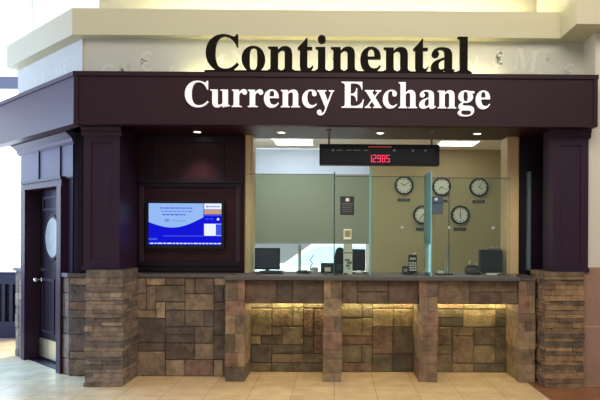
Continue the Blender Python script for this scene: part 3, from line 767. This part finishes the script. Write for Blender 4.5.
# ---- hanging LED display
YD = 6.6
ld = thing('hanging_display', (PX(379, YD), YD, PZ(164, YD)), 'long black display with red digits hanging from the soffit on two rods', 'display')
x0, x1, z0, z1 = PX(319, YD), PX(439.3, YD), PZ(164, YD), PZ(143, YD)
mb = MB(); mb.box(x0, x1, YD, YD + .1, z0, z1, bev=.006); mb.build('housing', M_black, ld)
mb = MB(); mb.box(x0 + .03, x1 - .06, YD - .004, YD, z0 + .03, z1 - .045); mb.build('window', M_blackg, ld)
M_dim = mat('dim print', srgb(120, 122, 116), .6)
for (a, b) in ((331, 334), (336, 342), (346, 351), (353, 360), (363, 368), (392, 396), (411, 414), (424, 426)):
    mb = MB()
    if b - a > 4.5: mb.box(PX(a, YD), PX(b, YD), YD - .006, YD - .002, PZ(149.6, YD), PZ(148.8, YD))
    else: mb.prism([(PX(a, YD), PZ(150, YD)), (PX(b, YD), PZ(150, YD)), (PX((a + b) / 2 + .6, YD), PZ(148, YD)), (PX((a + b) / 2 - .6, YD), PZ(148, YD))], 'y', YD - .006, YD - .002)
    mb.build('label_mark', M_dim, ld)
for X in (PX(328.5, YD), PX(432, YD)):
    mb = MB(); mb.tube([(X, YD + .05, z1 - .01), (X, YD + .05, ZS)], .010, 10); mb.disc((X, YD + .05, ZS - .012), .03, 'z', .012, 16); mb.build('hanging_rod', M_rod, ld)
# seven-segment red digits reading 1.2985
SEG = {'1': 'bc', '2': 'abged', '9': 'abcdfg', '8': 'abcdefg', '5': 'afgcd'}
mb = MB(); X = PX(368, YD); wd = 3.3 * YD / F; hh = 7.2 * YD / F; zb_ = PZ(161, YD); tk = .0062; st = 4.5 * YD / F
def seg(sn, x):
    m = zb_ + hh / 2; r = {'a': (x, x + wd, zb_ + hh - tk, zb_ + hh), 'd': (x, x + wd, zb_, zb_ + tk), 'g': (x, x + wd, m - tk / 2, m + tk / 2), 'b': (x + wd - tk, x + wd, m, zb_ + hh), 'c': (x + wd - tk, x + wd, zb_, m), 'f': (x, x + tk, m, zb_ + hh), 'e': (x, x + tk, zb_, m)}[sn]
    mb.box(r[0], r[1], YD - .007, YD - .003, r[2], r[3])
for ch in '1.2985':
    if ch == '.': mb.box(X - .014, X - .006, YD - .007, YD - .003, zb_, zb_ + .01); continue
    for sn in SEG[ch]: seg(sn, X)
    X += st
mb.build('digits', M_redled, ld)
mb = MB(); mb.box(PX(368, YD), PX(391, YD), YD - .006, YD - .002, PZ(146.2, YD), PZ(145.2, YD)); mb.build('red_reflection', M_redglow, ld)  # glowing strip painted in as a red reflection above the digits

# ---- notices on the glass
yn = YG - .009
M_accent = mat('print accent', srgb(150, 150, 90), .6)
def notice(name, a, b, c, d, m, label, cat, bits, y=None):
    y = y or yn
    t = thing(name, (PX((a + b) / 2, y), y, PZ(d, y)), label, cat)
    B = MB(); B.box(PX(a, y), PX(b, y), y - .001, y + .002, PZ(d, y), PZ(c, y)); B.build('sheet', m, t)
    NM = [M_paperw, M_inkg, M_ink, M_accent]
    for (p, q, r_, s, mi) in bits:
        B = MB(); B.box(PX(p, y), PX(q, y), y - .003, y - .0012, PZ(s, y), PZ(r_, y)); B.build('emblem' if (s - r_) > 2 else 'text_line', NM[mi], t)
    return t
notice('opening_hours_notice', 340, 354, 195.3, 214, M_ink, 'black notice with a white emblem on the middle glass screen', 'notice',
       [(345.5, 349, 197, 200.3, 0), (341, 353, 202.3, 203, 1)] + [(342, 352, 204.5 + 2 * k, 205 + 2 * k, 1) for k in range(4)])
notice('sticker', 343.6, 351.4, 228, 238.3, M_paperw, 'small pale sticker with a green picture on the middle glass screen', 'sticker', [(344.6, 350.6, 229.4, 236, 3)])
notice('window_notice', 431, 443, 195, 213, mat('slate blue sheet', srgb(70, 92, 112), .5), 'slate blue notice beside the teal fin on the right glass screen', 'notice',
       [(434.5, 437.5, 196.5, 199, 0), (431.5, 442.5, 201, 201.8, 2)] + [(432, 442, 204 + 2.4 * k, 204.6 + 2.4 * k, 1) for k in range(4)])

# ---- things on the counter
def monitor(px0, px1, py0, py1, Y, label, base=True, m=M_blackg, deep=.05):
    X0, X1, Z0, Z1 = PX(px0, Y), PX(px1, Y), PZ(py1, Y), PZ(py0, Y); xm = (X0 + X1) / 2
    t = thing('computer_monitor', (xm, Y, ZL), label, 'monitor')
    B = MB(); B.box(X0, X1, Y, Y + deep, Z0, Z1, bev=.008); B.build('housing', M_black, t)
    B = MB(); B.box(X0 + .015, X1 - .015, Y - .003, Y, Z0 + .02, Z1 - .015); B.build('back_panel', m, t)
    if base:
        B = MB(); B.box(xm - .02, xm + .02, Y + .01, Y + deep, ZL + .01, Z0 + .03); B.build('neck', M_black, t)
        B = MB(); B.box(xm - .09, xm + .09, Y - .05, Y + .1, ZL, ZL + .012, bev=.004); B.build('foot', M_black, t)
    return t
M_navym = mat('dark navy plastic', srgb(22, 30, 58), .35)
monitor(255, 280, 247.3, 269, 7.15, 'dark navy monitor near the left pale jamb', True, M_navym)
monitor(352, 365.5, 248, 270, 7.1, 'narrow black monitor behind the white card stand', True, M_blackg)
monitor(481, 503, 248, 271, 7.12, 'black monitor at the right end of the counter', True, M_blackg, .12)
def keyboard(px, Y, w, label):
    X = PX(px, Y); t = thing('keyboard', (X, Y, ZL), label, 'keyboard')
    B = MB(); B.prism([(Y - .07, ZL), (Y + .07, ZL), (Y + .07, ZL + .025), (Y - .07, ZL + .012)], 'x', X - w, X + w); B.build('base', M_black, t)
    B = MB()
    for r_ in range(4):
        for k in range(10): B.box(X - w + .02 + k * (2 * w - .04) / 10, X - w + .02 + (k + .8) * (2 * w - .04) / 10, Y - .055 + r_ * .03, Y - .033 + r_ * .03, ZL + .01, ZL + .024 + r_ * .003)
    B.build('keys', M_ink, t)
keyboard(272, 6.93, .13, 'black keyboard in front of the navy monitor')
# desk phone, receipt printer, grey terminal
def printer(px0, px1, py0, Y, label, m, paper=True):
    X0, X1, Z1 = PX(px0, Y), PX(px1, Y), PZ(py0, Y); t = thing('receipt_printer', ((X0 + X1) / 2, Y, ZL), label, 'printer')
    B = MB(); B.prism([(Y - .07, ZL), (Y + .1, ZL), (Y + .1, Z1), (Y - .01, Z1), (Y - .07, Z1 - .05)], 'x', X0, X1); B.build('body', m, t)
    B = MB(); B.box(X0 + .01, X1 - .01, Y - .012, Y + .02, Z1, Z1 + .006); B.build('paper_slot', M_ink, t)
    if paper:
        B = MB(); B.box((X0 + X1) / 2 - .03, (X0 + X1) / 2 + .035, Y - .075, Y - .068, ZL + .02, ZL + .065); B.build('paper', M_paperw, t)
    return t
printer(321, 334.5, 262.5, 7.1, 'black receipt printer with white paper beside the edge-on fin', M_black)
printer(311.5, 318, 267, 7.0, 'small grey card printer left of the black receipt printer', M_grey, False)
t = thing('cable_arm', (PX(311, 7.02), 7.02, ZL), 'thin curled dark cable stand behind the small grey card printer', 'stand')
B = MB(); X = PX(311, 7.1); B.tube([(X, 7.2, ZL), (X - .01, 7.2, ZL + .06), (X + .015, 7.2, ZL + .1), (X - .01, 7.2, ZL + .14), (X + .03, 7.2, ZL + .2)], .006); B.build('arm', M_ink, t)
B = MB(); B.disc((X, 7.2, ZL), .04, 'z', .012, 20); B.build('base', M_black, t)
keyboard(303, 7.0, .07, 'small black keypad left of the small grey card printer')
t = thing('bill_counter', (PX(338.5, 7.1), 7.1, ZL), 'tall rounded black machine between the fin and the white card stand', 'machine')
X0, X1, Z1 = PX(334.8, 7.1), PX(344, 7.1), PZ(246.5, 7.1)
B = MB(); B.prism([(X0, ZL), (X1, ZL), (X1, Z1 - .02), (X1 - .02, Z1), (X0 + .035, Z1), (X0 + .01, Z1 - .03), (X0, Z1 - .09)], 'y', 7.05, 7.2); B.build('body', M_black, t)
B = MB(); B.box(X0 + .02, X1 - .015, 7.04, 7.05, ZL + .03, ZL + .1); B.build('tray', M_ink, t)
t = thing('brochure_stand', (PX(348, 6.95), 6.95, ZL), 'tall white printed card standing on the counter by the black machine', 'card stand')
ya = 6.9; X0, X1, Z1 = PX(343.5, ya), PX(352.5, ya), PZ(243, ya)
B = MB(); B.box(X0, X1, ya, ya + .006, ZL, Z1); B.build('card', M_paperw, t)
for (p, q, r_, s_) in ((344, 352, 251.3, 252.3), (345, 350, 258, 260), (347, 352, 260.2, 263), (346, 350, 263.5, 266), (347.5, 351, 267, 268)):
    B = MB(); B.box(PX(p, ya), PX(q, ya), ya - .002, ya, PZ(s_, ya), PZ(r_, ya)); B.build('text_line', M_inkg, t)
B = MB(); B.box(X0, X1, ya - .03, ya + .06, ZL, ZL + .008); B.build('base', M_paperw, t)
t = thing('tissue_pile', (PX(359, 6.9), 6.9, ZL), 'small pale crumpled paper lying in front of the narrow monitor', 'paper')
B = MB(); B.ball((PX(359, 6.9), 6.9, ZL + .02), .035, (1.4, .8, .6)); B.build('sheet', M_paperw, t)
# black and white card terminal by the third pier
t = thing('card_terminal', (PX(410, 6.95), 6.95, ZL), 'small black and white card terminal on a stand left of the teal fin', 'card terminal')
X, Y = PX(410.5, 6.95), 6.95
B = MB(); B.box(X - .085, X + .07, Y - .05, Y + .07, ZL, ZL + .03, bev=.006); B.build('base', M_black, t)
B = MB(); B.prism([(Y - .04, ZL + .03), (Y + .03, ZL + .03), (Y + .055, ZL + .20), (Y + .0, ZL + .21)], 'x', X - .02, X + .07); B.build('body', M_black, t)
B = MB(); B.box(X - .005, X + .055, Y - .028, Y - .010, ZL + .155, ZL + .18); B.build('screen', mat('pale screen', srgb(190, 194, 180), .3), t)
B = MB()
for r_ in range(4):
    for k in range(3): B.box(X - .012 + k * .027, X + .008 + k * .027, Y - .055 + r_ * .010, Y - .02 + r_ * .010, ZL + .04 + r_ * .025, ZL + .055 + r_ * .025)
B.build('keys', M_paperw, t)
B = MB(); B.box(X - .09, X - .025, Y - .065, Y + .02, ZL + .002, ZL + .09, bev=.012); B.build('card_reader', M_ink, t)
B = MB(); B.box(X - .078, X - .04, Y - .069, Y - .064, ZL + .03, ZL + .06); B.build('reader_window', M_grey, t)
B = MB(); B.tube([(X + .045, Y + .05, ZL + .20), (X + .05, Y + .05, ZL + .225), (X + .065, Y + .05, ZL + .225)], .01); B.build('paper_tab', M_paperw, t)
# pen stand with two chrome rods
t = thing('pen_stand', (PX(444, 6.9), 6.9, ZL), 'flat desk stand with two upright chrome pens right of the teal fin', 'pen stand')
X, Y = PX(445, 6.9), 6.9
B = MB(); B.box(X - .10, X + .08, Y - .06, Y + .06, ZL, ZL + .014, bev=.004); B.build('base', M_black, t)
B = MB(); B.box(X - .085, X - .02, Y - .045, Y + .03, ZL + .014, ZL + .04); B.build('note_pad', M_paperw, t)
B = MB(); B.box(X - .01, X + .07, Y - .05, Y + .04, ZL + .014, ZL + .022); B.build('tray', M_grey, t)
for dx in (.012, .045):
    B = MB(); B.tube([(X + dx, Y, ZL + .02), (X + dx, Y, ZL + .33)], .006, 10); B.disc((X + dx, Y, ZL + .02), .014, 'z', .05, 14); B.build('pen', M_chrome, t)
# black desk phone with pale cords
t = thing('desk_phone', (PX(473, 7.0), 7.0, ZL), 'black desk phone with pale curled cords beside the right-hand monitor', 'phone')
X, Y = PX(473, 7.0), 7.0
B = MB(); B.prism([(Y - .08, ZL), (Y + .08, ZL), (Y + .08, ZL + .07), (Y - .08, ZL + .02)], 'x', X - .07, X + .07); B.build('base', M_black, t)
B = MB(); B.tube([(X - .075, Y - .02, ZL + .06), (X - .05, Y - .02, ZL + .085), (X + .05, Y, ZL + .085), (X + .075, Y, ZL + .06)], .02, 12); B.build('handset', M_ink, t)
B = MB(); B.tube([(X - .02, Y + .05, ZL + .06), (X - .03, Y + .05, ZL + .13), (X - .01, Y + .05, ZL + .15)], .005); B.tube([(X + .02, Y + .05, ZL + .06), (X + .04, Y + .05, ZL + .11), (X + .07, Y + .05, ZL + .1)], .005); B.build('cord', M_paperw, t)
B = MB(); X = PX(494, 6.86); B.box(X - .07, X + .07, 6.82, 6.92, ZL, ZL + .018); tag(B.build('card_holder', M_paperw), 'low pale card holder in front of the right-hand monitor', 'card holder')
t = thing('crumpled_bag', (PX(495, 7.16), 7.16, PZ(248, 7.12)), 'pale crumpled wrapping lying on top of the right-hand monitor', 'bag')
B = MB()
for k in range(5): B.ball((PX(490 + 2.6 * k, 7.16), 7.17, PZ(248, 7.12) + .012), .016, (1, .8, R.uniform(.7, 1.3)))
B.build('wrapping', M_inkg, t)

# ------------------------------------------------------------------ light
w = bpy.data.worlds.new('hall'); sc.world = w; w.use_nodes = True
bg = w.node_tree.nodes['Background']; bg.inputs[0].default_value = (.93, .95, 1, 1); bg.inputs[1].default_value = .55
def area(name, loc, target, size, energy, col, sy=None):
    L = bpy.data.lights.new(name, 'AREA'); L.energy = energy; L.color = col; L.size = size
    if sy: L.shape = 'RECTANGLE'; L.size_y = sy
    o = bpy.data.objects.new(name, L); o.location = loc; COL.objects.link(o)
    o.rotation_euler = (Vector(target) - Vector(loc)).to_track_quat('-Z', 'Y').to_euler()
area('daylight_from_side_windows', (-8.5, 6.4, 2.6), (-2.8, 7.4, 1.2), 3, 400, (.38, .56, 1))
L = bpy.data.lights.new('daylight_on_floor', 'SPOT'); L.energy = 3600; L.color = (.06, .38, 1); L.spot_size = .62; L.spot_blend = 1; L.shadow_soft_size = .5
lo = bpy.data.objects.new('daylight_on_floor', L); lo.location = (-7.2, 8.4, 4.2); COL.objects.link(lo)
lo.rotation_euler = (Vector((-4.1, 6.6, 0)) - Vector(lo.location)).to_track_quat('-Z', 'Y').to_euler()
area('storefront_fill', (1.0, 2.2, 5.2), (.5, 6.4, .4), 4, 190, (1, .89, .74), 2)  # added warm fill above the camera side, lights the storefront front-on
area('booth_area_light', (.9, 8.4, 2.8), (.9, 8.6, 0), 2.4, 20, (1, .92, .76), .3)  # area light below the booth ceiling, without a modelled fixture
area('booth_window_bay_light', (-.8, 8.6, 2.8), (-.6, 9.6, 1), 1.2, 22, (.9, .96, 1), .3)  # cooler area light towards the back window, also without a fixture
area('outdoor_daylight', (-.5, 17, 9), (-.5, 14, 0), 9, 9000, (.9, .97, 1))

# ------------------------------------------------------------------ camera
cam = bpy.data.cameras.new('camera'); co = bpy.data.objects.new('camera', cam); COL.objects.link(co)
cam.sensor_width = 36; cam.lens = F / 600 * 36
co.location = (0, 0, EYE); YAW, ROLL = -.009, .0050
co.rotation_euler = (Matrix.Rotation(YAW, 3, 'Z') @ Matrix.Rotation(math.pi / 2, 3, 'X') @ Matrix.Rotation(ROLL, 3, 'Z')).to_euler()
cam.shift_x = -(CX - 300 - F * math.tan(YAW)) / 600; cam.shift_y = (HY - 199) / 600
cam.clip_end = 500
sc.camera = co
sc.view_settings.view_transform = 'Standard'
sc.view_settings.look = 'None'
